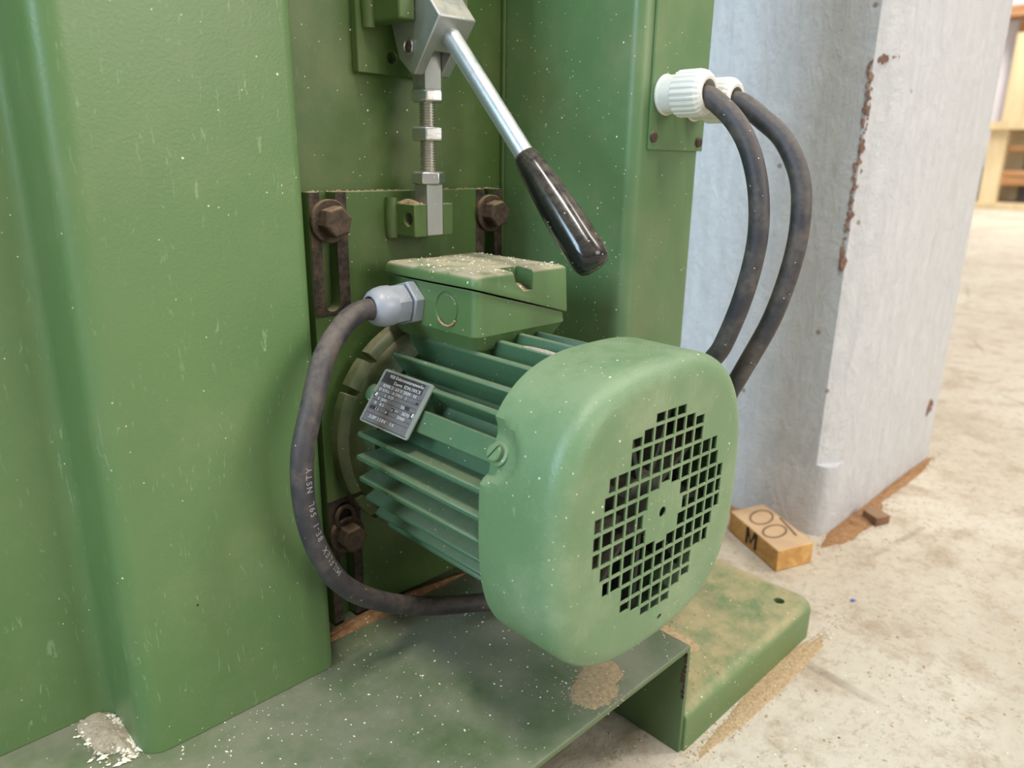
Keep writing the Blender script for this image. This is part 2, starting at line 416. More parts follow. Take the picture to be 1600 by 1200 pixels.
sheet([(-1.0, .012), (-.2205, .012), (-.2205, -.0465), (-.101, -.0465), (-.101, .0)], [0, .010, .013, .007, 0], ZB+.0004, HT).build('left_column', G_panel, fr, angle=50)
MB().box(-.101, .0895, 0, .004, ZB-.02, HT).build('back_panel', G_rec_shade, fr)
sheet([(.0895, .004), (.0895, -.1225), (.164, -.1225), (.164, .03)], [0, .009, .006, 0], .0335, HT).build('right_column', G_rcol, fr, angle=50)
MB().box(.0865, .0893, -.004, 0, ZB, HT).build('weld_seam', G_rec_shade, fr, bevel=.0015)
# base plate over the open channel
MB().box(-1.0, .0885, -.196, .30, ZB-.004, ZB).build('base_plate', G_base, fr, bevel=.0012)
MB().box(.0845, .0885, -.196, .30, .0, ZB-.004).build('base_web', G_base, fr, bevel=.0006)
B = MB(); rn = random.Random(4)
for i in range(9):
    z0 = .047+i*.0042; w_ = .0012+.0028*rn.random()
    B.box(.0840, .0846, -.1962, -.1960+w_, z0, z0+.0030+.0016*rn.random())
B.build('bare_edge_mark', M_bare, fr, angle=0, weld=False)
# floor flange: rounded plate with a bolt hole
FT = .034
def flange_plate():
    out0 = fillet([(.0885, -.198), (.300, -.198), (.300, .25), (.0885, .25)], [.001, .016, .012, .001], 6, True)
    B = MB(); rings = []; rr = .009
    cx, cy = .19, .02
    def inset(d):
        q = fillet([(.0885, -.198+d), (.300-d, -.198+d), (.300-d, .25-d), (.0885, .25-d)], [.001, max(.002, .016-d*.6), .012-d*.5, .001], 6, True)
        return q
    n = len(out0); rings.append([(p.x, p.y, 0.) for p in out0]); rings.append([(p.x, p.y, FT-rr) for p in out0])
    for k in range(1, 6):
        t = k/5*PI/2; d = rr*(1-math.cos(t)); rings.append([(p.x, p.y, FT-rr+rr*math.sin(t)) for p in inset(d)])
    hole = circle(.2705, -.1755, .0047, 20)
    P, F = cdt([p[:2] for p in rings[-1]], [hole])
    vs = [q for r_ in rings for q in r_]; fs = []
    for k in range(len(rings)-1):
        for i in range(n): fs.append((k*n+i, k*n+(i+1) % n, (k+1)*n+(i+1) % n, (k+1)*n+i))
    B.add(vs, fs); B.add([(p.x, p.y, FT) for p in P], F)
    B.add([(x, y, FT) for x, y in hole]+[(x, y, 0) for x, y in hole], [(i, 20+i, 20+(i+1) % 20, (i+1) % 20) for i in range(20)])
    return B
flange_plate().build('floor_flange', G_foot, fr, angle=45)
MB().lathe((.2705, -.1755, .0005), (0, 0, 1), [(0, .0047), (.002, .0047)], 20).build('bolt_hole', M_hole, fr)
# cover plate on the right column
cp = MB().box(.101, .1635, -.1246, -.1226, .4165, .78).build('cover_plate', G_rcol, fr, bevel=.0005)
for x, z in ((.1045, .4245), (.1575, .4225)):
    MB().lathe((x, -.1246, z), (0, -1, 0), [(0, .0036), (.0012, .0034), (.002, .0022)], 18).build('screw', M_rust, cp)
# upper pivot bracket of the lever
br = MB().box(-.0385, .026, -.0065, -.0005, .459, .60).build('pivot_bracket_plate', G_rec_shade, fr, bevel=.0008, cuts=[MB().lathe((-.0126, 0, .469), (0, -1, 0), [(-.001, .0035), (.02, .0035)], 20)])
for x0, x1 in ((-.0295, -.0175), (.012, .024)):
    e = MB().box(x0, x1, -.0375, -.0065, .4865, .56).build('pivot_ear', G_rec_shade, br, bevel=.0012)
MB().tube([(-.0305, -.0085, .484), (-.031, -.009, .50), (-.0305, -.0082, .52), (-.031, -.0088, .545)], lambda t: .0042+.0005*math.sin(t*40), 10).build('weld_bead', G_rec_shade, br)

# ------------------------------------------------------------------ motor mounting plate
mp = thing('motor_mounting_plate', (0, -.005, .0895), 'green slotted motor mounting plate bolted to the recessed back panel', 'mounting plate')
SX, SW = .0668, .0053
pl = MB().box(-.0795, .0785, -.010, -.0004, .0915, .3888)
cuts = []
for sx in (-SX, SX):
    s = [(sx-SW, .40)]+[(sx+SW*math.cos(a), .3205+SW*math.sin(a)) for a in [PI+PI*i/10 for i in range(11)]]+[(sx+SW, .40)]
    cuts.append(MB().prism(s, 'y', -.02, .0))
    s = [(sx+SW, .085)]+[(sx+SW*math.cos(a), .177+SW*math.sin(a)) for a in [PI*i/10 for i in range(11)]]+[(sx-SW, .085)]
    cuts.append(MB().prism(s, 'y', -.02, .0))
pl.build('plate', G_rec_shade, mp, bevel=.0006, cuts=cuts)
def slot_rim(sx, topopen):
    W = .0125
    if topopen:
        o = [(sx-W, .3885), (sx-W, .313), (sx+W*1.05, .313), (sx+W*1.05, .3885), (sx+SW, .3885)]+[(sx+SW*math.cos(a), .3205+SW*math.sin(a)) for a in [-PI*i/10 for i in range(11)]]+[(sx-SW, .3885)]
    else:
        o = [(sx+W, .092), (sx+W, .186), (sx-W, .186), (sx-W, .092), (sx-SW, .092)]+[(sx+SW*math.cos(a), .177+SW*math.sin(a)) for a in [PI-PI*i/10 for i in range(11)]]+[(sx+SW, .092)]
    return MB().prism(o, 'y', -.0104, -.0096)
for sx in (-SX, SX):
    for t in (True, False): slot_rim(sx, t).build('bare_slot_rim', M_bare, mp, angle=0, label='bare rusty steel around the slot')
for sx in (-SX, SX):
    for z, rot in ((.3715, .25), (.1585, .1)):
        bo = MB().lathe((sx, -.0135, z), (0, -1, 0), [(0, .0098), (.0085, .0098), (.0098, .0086)], 6, rot).build('bolt', M_rust, mp, bevel=.0006)
        MB().lathe((sx, -.0104, z), (0, -1, 0), [(0, .0132), (.0026, .0132), (.0031, .0126)], 32).build('washer', M_rust, bo)
        if z < .2:
            ring = [(sx-.001+.0068*math.sin(a), -.0128, z+.0135+.0085*math.cos(a)) for a in [2*PI*i/18-PI for i in range(19)]]
            MB().tube(ring, .0017, 8).build('locking_tab', M_rust, bo)
            MB().lathe((sx-.001, -.0095, z+.0135), (0, -1, 0), [(0, .0055), (.0012, .0055)], 16).build('tab_hole', M_hole, bo)
# lower clevis
MX, MY = -.0032, -.029
cl = MB().box(MX-.0165, MX-.0063, -.0348, -.0095, .3606, .3812).box(MX+.0067, MX+.0155, -.0348, -.0095, .3606, .3812).build('clevis', G_rec_shade, mp, bevel=.0007, cuts=[MB().lathe((MX-.02, -.0283, .3715), (1, 0, 0), [(0, .0042), (.006, .0042)], 20)])
MB().tube([(MX-.0178, -.0125, .3595), (MX-.0182, -.013, .368), (MX-.0178, -.0125, .376), (MX-.0172, -.0122, .3845)], lambda t: .0040+.0006*math.sin(t*22), 10).build('weld_bead', G_rec_shade, cl)
MB().lathe((MX-.0145, -.0283, .3715), (1, 0, 0), [(0, .004), (.028, .004)], 16).build('clevis_pin', M_rust, cl)
mound('sawdust_ridge', (-.0145, -.022, .3812), .0042, .011, .0022, M_saw, 'small sawdust ridge on top of the lower clevis', seed=3, n=18)

# ------------------------------------------------------------------ tension lever
lv = thing('clamp_lever', (MX, MY, .361), 'zinc tension lever with black handle and threaded link above the motor', 'lever')
prof = [(-.0125, .487), (-.0195, .467), (-.0315, .4575), (-.0345, .4575), (-.0598, .4872), (-.044, .5045), (-.030, .522), (-.012, .522)]
MB().prism(prof, 'x', -.0172, .0106).build('lever_body', M_zinc, lv, bevel=.0008,
    cuts=[MB().prism([(-.0475, .4660), (-.0405, .4765), (-.026, .490), (-.014, .500), (-.004, .495), (-.010, .450), (-.05, .450)], 'x', -.0098, .0034)])
pin = MB().lathe((-.0174, -.0305, .473), (-1, 0, 0), [(0, .0046), (.0008, .0046), (.0012, .0040), (.0003, .0033), (.0003, .0001)], 24).build('pivot_pin', M_nut, lv)
MB().lathe((-.0177, -.0305, .473), (-1, 0, 0), [(0, .0031), (.0006, .0030)], 20).build('pin_socket', M_rust, pin)
MB().lathe((.0106, -.0305, .473), (1, 0, 0), [(0, .0046), (.001, .0044)], 20).build('pivot_pin', M_nut, lv)
d = V((0, -.1167+.0461, .409-.4833)).normalized(); r0 = V((MX+.0005, -.0468, .4838)); dd = V((0, d.y, d.z))
MB().lathe(r0-dd*.004, dd, [(0, .0056), (.11, .0056)], 24).build('handle_rod', M_rod, lv)
MB().lathe(r0-dd*.002, dd, [(0, .0068), (.0035, .0064)], 24).build('rod_collar', M_zinc, lv)
g0 = r0+dd*.0995
gp = [(0, .0052), (.0006, .0064), (.003, .0074), (.012, .0083), (.025, .0094), (.038, .0104), (.052, .0109), (.066, .0109), (.0735, .0106), (.0775, .0088), (.0788, .005), (.079, .0005)]
MB().lathe(g0, dd, gp, 32, mod=lambda i, t: 1-.035*(.5+.5*math.cos(8*2*PI*i/32))*min(1, max(0, (t-.02)/.03))).build('handle_grip', M_grip, lv, angle=60)
MB().box(MX-.0064, MX+.0064, MY-.0064, MY+.0064, .4495, .482).build('link_block', M_zinc, lv, bevel=.0005)
MB().box(MX-.0064, MX+.0064, MY-.0064, MY+.0064, .3612, .3932).build('link_block', M_zinc, lv, bevel=.0005)
tp = []
z = 0.
while z < .056: tp += [(z, .0052), (z+.0004, .0052), (z+.0008, .0045), (z+.0012, .0045)]; z += .0016
MB().lathe((MX, MY, .3932), (0, 0, 1), tp, 20).build('threaded_rod', M_thread, lv, angle=20)
for z0, h, rot in ((.4425, .0075, .35), (.4195, .0085, .3), (.3932, .0078, .0)):
    MB().lathe((MX, MY, z0), (0, 0, 1), [(0, .0098), (.0008, .0108), (h-.0008, .0108), (h, .0098)], 6, rot).build('hex_nut', M_nut, lv, bevel=.0008)

# ------------------------------------------------------------------ electric motor
AZ = .23
mo = thing('electric_motor', (0, -.12, .145), 'green finned electric motor with fan cover, mounted on the slotted plate', 'motor')
AX = (0, -1, 0)
# end shield flange with notches around the rim
def rim(i, t):
    a = 360*i/72
    return 1
fl = MB().lathe((0, -.0102, AZ), AX, [(0, .060), (.0085, .060), (.0088, .0790), (.0165, .0790), (.0185, .0772), (.0205, .073), (.030, .0695), (.040, .0665)], 72)
nc = []
for a in (28, 46, 134, 152, 208, 226, 314, 332):
    p = V((-math.cos(R(a))*.082, 0, AZ+math.sin(R(a))*.082)); u = V((-math.cos(R(a)), 0, math.sin(R(a)))); t_ = V((math.sin(R(a)), 0, math.cos(R(a))))
    q = [p+u*.01+t_*.0042, p-u*.0095+t_*.0018, p-u*.0095-t_*.0018, p+u*.01-t_*.0042]
    nc.append(MB().prism([(k.x, k.z) for k in q], 'y', -.06, -.012))
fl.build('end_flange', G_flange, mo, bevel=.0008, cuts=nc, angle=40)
MB().lathe((0, -.045, AZ), AX, [(0, .060), (.002, .0625), (.118, .0625), (.119, .060), (.134, .060)], 64).build('stator_body', G_fin, mo)
# cooling fins, one object each
FR0, FR1 = .0605, .0792
finpoly = [(-.0026, FR0), (-.0017, FR1-.0007), (-.0012, FR1), (.0012, FR1), (.0017, FR1-.0007), (.0026, FR0)]
fin = None; skip = []
PITCHA = 11.0
fb = MB().prism([(x, z) for x, z in finpoly], 'y', -.0485+.12, -.1680+.12)
fme = fb.mesh('cooling_fin'); 
angs = [11.5-PITCHA*i for i in range(0, 24)]
angs += [52, 65, 77, 89, 101, 113]
for i, a in enumerate(angs):
    # angle a is measured from -X towards +Z
    if 20 < (a % 360) < 45: continue
    o = link('cooling_fin', fme if i == 0 else fin.data, G_fin, mo, .0005, 1)
    if i == 0: fin = o
    o.location = (0, 0, AZ-.145); o.rotation_euler = (0, R(a-90), 0)
# short fin in front of the nameplate and the flat pad that carries the cover screw
o = link('cooling_fin', MB().prism(finpoly, 'y', -.1000+.12, -.1680+.12).mesh('short_fin'), G_fin, mo, .0005, 1); o.location = (0, 0, AZ-.145); o.rotation_euler = (0, R(41.5-90), 0)
def radial_box(a, half, r0_, r1_, y0, y1):
    u = V((-math.cos(R(a)), 0, math.sin(R(a)))); t_ = V((math.sin(R(a)), 0, math.cos(R(a)))); c = V((0, 0, AZ))
    q = [c+u*r0_-t_*half, c+u*r1_-t_*half*.92, c+u*r1_+t_*half*.92, c+u*r0_+t_*half]
    return MB().prism([(k.x, k.z) for k in q], 'y', y0, y1)
for a in (27.5, 152.5): radial_box(a, .0072, .055, .0768, -.050, -.172).build('screw_pad', G_fin, mo, bevel=.0008)
radial_box(35, .0125, .055, .0765, -.052, -.098).build('nameplate_pad', G_fin, mo, bevel=.0008)
# terminal box
BX, BY0, BY1 = .0385, -.1145, -.0270
def rrect(x0, x1, y0, y1, r, seg=4): return fillet([(x0, y0), (x1, y0), (x1, y1), (x0, y1)], r, seg, True)
def seam(x): return .3280-(x/BX)*.0110
def loft(rings, capb=True, capt=True):
    n = len(rings[0]); vs = [p for r_ in rings for p in r_]; fs = []
    for k in range(len(rings)-1):
        for i in range(n): fs.append((k*n+i, k*n+(i+1) % n, (k+1)*n+(i+1) % n, (k+1)*n+i))
    if capb: fs.append(tuple(range(n-1, -1, -1)))
    if capt: fs.append(tuple((len(rings)-1)*n+i for i in range(n)))
    return MB().add(vs, fs)
def ring(ins, zf, r=.005): 
    return [(p.x, p.y, zf(p.x) if callable(zf) else zf) for p in rrect(-BX+ins, BX-ins, BY0+ins, BY1-ins, r)]
bx = loft([ring(.010, .288, .003), ring(.0095, .3005, .003), ring(.0058, .3015, .004), ring(.0008, .3105, .005), ring(0, .3115), ring(.0006, lambda x: seam(x)-.0005)])
kc = (-BX, -.0885, .3245)
gro = MB().lathe((kc[0]-.002, kc[1], kc[2]), (1, 0, 0), [(0, .0105), (.0032, .0105)], 32)
box = bx.build('terminal_box', G_box, mo, bevel=.0005, cuts=[gro, MB().lathe((.004, BY0-.001, .307), (0, 1, 0), [(0, .0013), (.012, .0013)], 10)], angle=40)
MB().lathe((kc[0]+.0012, kc[1], kc[2]), (-1, 0, 0), [(0, .0088), (.0006, .0086)], 32).build('knockout', G_box, box)
mk = MB()
for i in range(11):
    a = R(200+14*i); 
    mk.add([], [])
MB().tube([(kc[0]-.0002, kc[1]+.0096*math.cos(a), kc[2]+.0096*math.sin(a)) for a in [R(215+13*i) for i in range(9)]], .0008, 6).build('dust_crescent', M_saw, box, angle=60)
lid_t = lambda x: .3462+.0012*(1-(x/BX)**2)
lb = loft([ring(-.0012, lambda x: seam(x)+.0005), ring(-.0014, lambda x: seam(x)+.002), ring(-.0004, .3448), ring(.0002, .3460, .0052), ring(.0012, .3467, .0052), ring(.012, .3476, .006)])
ncs = []
for y0, y1, yb in ((BY0-.004, BY0+.013, BY0+.013),):
    ncs.append(MB().prism([(-.0105, .352), (-.0085, .3405), (-.002, .3350), (.0055, .3350), (.0072, .352)], 'y', y0, y1))
ncs.append(MB().prism([(-.0165, .352), (-.0145, .3420), (.0035, .3420), (.0055, .352)], 'y', BY1-.010, BY1+.004))
lid = lb.build('terminal_box_lid', G_box, mo, bevel=.0006, cuts=ncs, angle=40)
ls = MB().lathe((.0005, BY0+.0065, .3345), (0, 0, 1), [(0, .0040), (.0022, .0040), (.003, .003)], 18).build('lid_screw', M_thread, lid)
# cable gland of the terminal box
gl = MB().lathe((-BX+.0005, -.0545, .3240), (-1, 0, 0), [(0, .0142), (.0062, .0142), (.0068, .0134)], 6, .28).build('cable_gland', M_gland, mo, bevel=.0006)
gc = MB().lathe((-BX-.0075, -.0545, .3240), (-1, 0, 0), [(0, .0100), (.0002, .0124), (.0090, .0126), (.0095, .0118)], 36, .28, mod=lambda i, t: (1.0 if i % 6 == 0 else (.955 if i % 6 in (1, 5) else .93)) if t > .0001 else 1.).build('gland_hexagon', M_gland, gl, angle=12)
MB().lathe((-BX-.0066, -.0545, .3240), (-1, 0, 0), [(.009, .0110), (.0098, .0122), (.0140, .0123), (.0180, .0116), (.0212, .0103), (.0232, .0085), (.0236, .0072), (.0225, .0066), (.012, .0066)], 48).build('gland_cap', M_gland, gl, angle=40)
MB().lathe((-BX-.0055, -.0545, .3240), (-1, 0, 0), [(0, .0098), (.004, .0098)], 24).build('gland_thread', M_hole, gl)
MB().lathe((-BX-.0195, -.0545, .3240), (-1, 0, 0), [(0, .0068), (.001, .0068)], 24).build('gland_seal', M_hole, gl)
# nameplate
TH = R(36); NR = .0797
nu = V((0, -1, 0)); nn = V((-math.cos(TH), 0, math.sin(TH))); nv = V((math.sin(TH), 0, math.cos(TH)))
NC = V((0, 0, AZ))+nn*NR+V((0, -.0775, 0))+nv*-.0072
NW, NH = .0480, .0352
def npl(x, y, z=0.): return NC+nu*x+nv*y+nn*z
po = rrect(-NW/2, NW/2, -NH/2, NH/2, .0018)
B = MB(); n = len(po); B.add([npl(p.x, p.y, -.0009) for p in po]+[npl(p.x, p.y, 0) for p in po], [tuple(range(n-1, -1, -1)), tuple(range(n, 2*n))]+[(i, (i+1) % n, n+(i+1) % n, n+i) for i in range(n)])
npo = B.build('nameplate', M_plate, mo, label='worn grey aluminium nameplate')
def nrect(x0, x1, y0, y1, z): return MB().add([npl(x, y, zz) for zz in (z-.0003, z) for x, y in ((x0, y0), (x1, y0), (x1, y1), (x0, y1))], [(0, 1, 2, 3), (7, 6, 5, 4), (0, 4, 5, 1), (1, 5, 6, 2), (2, 6, 7, 3), (3, 7, 4, 0)])
nrect(-.0222, .0205, -.0158, .0162, .00006).build('grey_field', M_field, npo, angle=0)
B = MB()
for q in ((-.0215, .0175, .0090, .0160), (.0165, .0190, .0030, .0047), (-.0205, -.0105, -.0082, -.0062), (-.0015, .0020, -.0062, -.0036), (-.0048, -.0015, -.0088, -.0062), (.0090, .0140, -.0018, .0003)): 
    m_ = nrect(*q, .00012); B.add(m_.v, m_.f)
for y in (.0060, .0032, .0005, -.0025, -.0056, -.0086, -.0112): 
    m_ = nrect(-.0215, .0195, y, y+.00028, .0001); B.add(m_.v, m_.f)
m_ = nrect(-.0222, .0222, -.0165, -.0160, .0001); B.add(m_.v, m_.f)
B.build('printed_fields', M_print, npo, angle=0, weld=False)
B = MB()
for txt, x, y, s, xs in (('VEB Elektromotorenwerke', -.0160, .0130, .0030, 1.0), ('Thurm  EDN.100CK', -.0100, .0096, .0030, 1.05), ('KMR 2  63 Y 2RM   H', -.0180, .0064, .0029, 1.25), ('D 5/Y/s   A 7/4.5   2', -.0200, .0036, .0027, 1.25),
        ('L  0.25', -.0120, .0009, .0026, 1.2), ('5  JWI', -.0170, -.0021, .0027, 1.3), ('56', .0060, -.0020, .0030, 1.3), ('R   8.5', -.0180, -.0052, .0028, 1.3), ('cos', .0030, -.0050, .0020, 1.), ('3070', .0095, -.0055, .0030, 1.2), ('1.5', -.0150, -.0083, .0028, 1.2), ('2000', .0070, -.0084, .0028, 1.3),
        ('3.0P.1184   14', -.0170, -.0140, .0032, 1.35), ('IP', -.0046, -.0083, .0022, 1.1), ('CI', -.0012, -.0058, .0022, 1.)):
    vs, fs = text_mesh(txt, s, .00008, xs); B.add([npl(p.x+x, p.y+y, .0002+p.z) for p in vs], fs)
B.build('lettering', M_text, npo, angle=0, weld=False)
for x, y in ((-.0208, .0008), (.0185, -.0035)): MB().lathe(npl(x, y, 0), nn, [(0, .0017), (.0005, .0016), (.0009, .0009), (.001, .0001)], 16).build('rivet', M_chrome, npo, angle=60)
# plate lug to the flange
MB().lathe(npl(-.027, .001, -.004), nn, [(0, .0058), (.0028, .0055), (.004, .0035)], 20).build('nameplate_boss', G_fin, mo)

# fan cover: squircle shell with a punched square grid
FA, FN, RF = .0835, 2.85, .0120
YF, YR = -.2215, -.166
NS = 160
def sq(th, a): c_, s_ = abs(math.cos(th)), abs(math.sin(th)); r_ = a/((c_**FN+s_**FN)**(1/FN)); return (r_*math.cos(th), r_*math.sin(th))
prof = [(YR, FA-.0012), (YR-.0010, FA-.0002)]+[(YR-.003*k_, FA) for k_ in range(1, 13)]+[(YF+RF, FA)]
for k in range(1, 8): t = k/7*PI/2; prof.append((YF+RF*(1-math.sin(t)), FA-RF*(1-math.cos(t))))
vs = []; fs = []
scr = []
for a in (27.5, 152.5, 270):
    x_, z_ = sq(R(180-a), FA); scr.append(V((x_, YR-.0085, z_)))
for y, a in prof:
    for i in range(NS):
        x_, z_ = sq(2*PI*i/NS, a); p = V((x_, y, z_))
        for s_ in scr:
            dist = math.hypot((p-s_).x, (p-s_).z)/.0175; dy = (YR-y)/.026
            q = dist*dist+dy*dy
            if q < 1: p = p-V((s_.x, 0, s_.z)).normalized()*.0060*(lambda h_: h_*h_*(3-2*h_))(min(1, 1.5*(1-q)))
        vs.append(V((p.x, p.y, p.z+AZ)))
for k in range(len(prof)-1):
    for i in range(NS): fs.append((k*NS+i, k*NS+(i+1) % NS, (k+1)*NS+(i+1) % NS, (k+1)*NS+i))
B = MB().add(vs, fs)
outer = [sq(2*PI*i/NS, prof[-1][1]) for i in range(NS)]
G, HW, ROT = .00945, .0040, R(-1.2)
holes = []
for i in range(-6, 7):
    for j in range(-6, 7):
        ai, aj = abs(i), abs(j)
        if max(ai, aj) <= 1 or math.hypot(i, j) > 6.2 or (ai == 4 and aj == 4) or (ai == 5 and aj == 4) or (ai == 4 and aj == 5): continue
        x0, x1, y0, y1 = i*G-HW, i*G+HW, j*G-HW, j*G+HW
        si, sj = (1 if i > 0 else -1), (1 if j > 0 else -1)
        if ai == 6 or (ai == 5 and aj == 3): 
            if si > 0: x1 -= .0027
            else: x0 += .0027
        if aj == 6 or (aj == 5 and ai == 3):
            if sj > 0: y1 -= .0027
            else: y0 += .0027
        if ai == 2 and aj == 0: 
            if si > 0: x0 += .0032
            else: x1 -= .0032
        if aj == 2 and ai == 0:
            if sj > 0: y0 += .0025
            else: y1 -= .0025
        c_, s_ = math.cos(ROT), math.sin(ROT)
        holes.append([(x*c_-y*s_, x*s_+y*c_) for x, y in ((x0, y0), (x1, y0), (x1, y1), (x0, y1))])
holes.append(circle(-.0003, .0002, .0030, 18))
holes.append([(x*.8+.0045-y*.2, -.0665+y*.55+x*.25) for x, y in circle(0, 0, .0026, 12)])
P, F = cdt(outer, holes)
B.add([(p.x, YF, p.y+AZ) for p in P], F)
fc = B.build('fan_cover', G_cover, mo, angle=32)
so = fc.modifiers.new('thickness', 'SOLIDIFY'); so.thickness = .0010; so.offset = -1
dg = bpy.context.evaluated_depsgraph_get(); dg.update(); me_ = bpy.data.meshes.new_from_object(fc.evaluated_get(dg)); fc.modifiers.clear(); fc.data = me_
me_.shade_smooth(); me_.set_sharp_from_angle(angle=R(32))
for a, s_ in zip((27.5, 152.5, 270), scr):
    u = V((s_.x, 0, s_.z)).normalized(); p = V((s_.x, s_.y+.003, s_.z+AZ))-u*.0052
    sv = MB().lathe(p, u, [(0, .0046), (.0030, .0046), (.0036, .0040)], 20, cap=True)
    u_, w_, a_ = frame(u); sl = MB(); q = p+u*.0036
    dd_ = (u_*.5+w_*.86).normalized(); ee = u.cross(dd_)
    sl.add([q+dd_*sx*.006+ee*sy*.0006+u*sz*.0011 for sz in (-1, 1) for sx, sy in ((-1, -1), (1, -1), (1, 1), (-1, 1))], [(0, 1, 2, 3), (7, 6, 5, 4), (0, 4, 5, 1), (1, 5, 6, 2), (2, 6, 7, 3), (3, 7, 4, 0)])
    sv.build('cover_screw', G_cover, fc, cuts=[sl])
    MB().lathe(p-u*.012, u, [(0, .0068), (.0118, .0066), (.0122, .006)], 20).build('screw_lug', G_cover, fc)
# fan wheel inside
fan = MB().lathe((0, -.185, AZ), AX, [(0, .066), (.002, .066), (.003, .022), (.024, .018), (.026, .014)], 40).build('fan_wheel', M_fan, mo)
bl = None
for i in range(9):
    if bl is None: bl = MB().box(.016, .0655, -.0015, .0015, -.188, -.208); bl = MB().add([(x, z, y) for x, y, z in bl.v], bl.f); bl = link('fan_blade', bl.mesh('fan_blade'), M_fan, fan); o = bl
    else: o = copy_part(bl, fan)
    o.location = (0, 0, AZ-.145)
    o.rotation_euler = (0, R(40*i+12), 0)
for o in fan.children:
    pass
MB().lathe((0, -.176, AZ), AX, [(0, .074), (.004, .072)], 40).build('rear_end_shield', M_dark, mo)

# fix fan blades: they were modelled around the axis with world y, shift to the motor origin
bl.data.transform(Matrix.Translation((0, .12, 0)))

# ------------------------------------------------------------------ cable glands on the cover plate
def wall_gland(x, z, label, rot):
    g = thing('cable_gland', (x, -.1248, z), label, 'cable gland', 'white cable glands on the cover plate')
    MB().lathe((x, -.1248, z), AX, [(0, .0122), (.0012, .0126), (.0022, .0118), (.016, .0118)], 32).build('gland_body', M_wgland, g, angle=30)
    MB().lathe((x, -.1362, z), AX, [(0, .0130), (.0008, .0142), (.014, .0142), (.0172, .0135), (.0195, .0118), (.0208, .0095), (.0206, .0078), (.015, .0074)], 96, rot,
               mod=lambda i, t: (1.0 if i % 4 < 2 else .968) if .0005 < t < .0203 else 1.).build('ribbed_cap', M_wgland, g, angle=20)
    MB().lathe((x, -.150, z), AX, [(0, .0078), (.0008, .0078)], 24).build('gland_seal', M_hole, g)
    return g
wall_gland(.1145, .4502, 'white ribbed cable gland nearest the lever, front one on the cover plate', 0)
wall_gland(.1480, .4480, 'white cable gland behind the other one, near the plate edge by the pillar', .2)

# ------------------------------------------------------------------ cables
CR = .0063
def cable(name, pts, label):
    return MB().tube(catmull(pts, 10), CR, 18).build(name, M_cable, None, angle=60, label=label, category='cable')
cA = [(-.052, -.0545, .324), (-.066, -.0548, .3238), (-.0810, -.0575, .3225), (-.0965, -.0635, .3150), (-.1110, -.0705, .3020), (-.1225, -.0765, .2800), (-.1315, -.0790, .2540), (-.1323, -.0800, .2235), (-.1250, -.0800, .1930), (-.1095, -.0785, .1660), (-.0815, -.0760, .1420), (-.0400, -.0740, .1195), (.0125, -.0780, .1015), (.050, -.0985, .0965), (.085, -.1300, .1050), (.1080, -.1440, .1450), (.1160, -.1530, .2150), (.1195, -.1690, .2740), (.1195, -.1797, .2943), (.1190, -.1902, .3255), (.1190, -.1957, .3545), (.1185, -.1963, .3775), (.1180, -.1924, .4000), (.1170, -.1846, .4200), (.1160, -.1735, .4350), (.1150, -.1590, .4465), (.1145, -.1490, .4502)]
ca = cable('motor_cable', cA, 'black rubber cable looping from the motor terminal box down under the motor')
cB = [(.1480, -.1490, .4480), (.1485, -.1600, .4460), (.1495, -.1742, .4365), (.1500, -.1909, .4230), (.1500, -.2042, .4000), (.1500, -.2078, .3730), (.1500, -.2051, .3447), (.1500, -.1962, .3099), (.1500, -.1796, .2712), (.1500, -.1690, .2460), (.1500, -.1540, .1900), (.1540, -.1400, .1150), (.1640, -.1280, .0620), (.1780, -.0900, .0410), (.1800, .0000, .0405), (.1800, .2000, .0405), (.1800, .2600, .0300), (.1850, .3200, .0066), (.2100, .4500, .0066)]
cable('supply_cable', cB, 'outer black cable arching from the rear white gland in front of the pillar')
# printed lettering on the motor cable
path = catmull(cA, 10); cum = [0.]
for p, q in zip(path[:-1], path[1:]): cum.append(cum[-1]+(q-p).length)
def at_len(s):
    for i in range(len(cum)-1):
        if cum[i+1] >= s: t = (s-cum[i])/(cum[i+1]-cum[i]); return path[i].lerp(path[i+1], t), (path[i+1]-path[i]).normalized()
s_end = min(range(len(path)), key=lambda i: (path[i]-V((-.1175, -.0795, .178))).length)
S0 = cum[s_end]
B = MB(); x = 0.
for chx in 'MILFLEX  BE-1  59L  NSTY':
    vs, fs = text_mesh(chx, .0052, .00008, .95) if chx != ' ' else ([], [])
    wd = (max([v.x for v in vs])+.0010) if vs else .0022
    p, t = at_len(S0-x-wd/2); t = -t        # text runs up the cable
    tocam = (CAM-p); tocam = (tocam-t*tocam.dot(t)).normalized(); side = t.cross(tocam) # side points left/right
    sgn = -1 if side.x > 0 else 1
    upv = side*sgn
    for f in fs: pass
    o_ = []
    for v in vs:
        ang = (v.y-.0018)/CR-.62; nrm = tocam*math.cos(ang)+upv*math.sin(ang)
        o_.append(p+t*(v.x-wd/2)+nrm*(CR+.00012+v.z))
    B.add(o_, fs); x += wd
B.build('printed_lettering', M_ctext, ca, angle=0, weld=False)

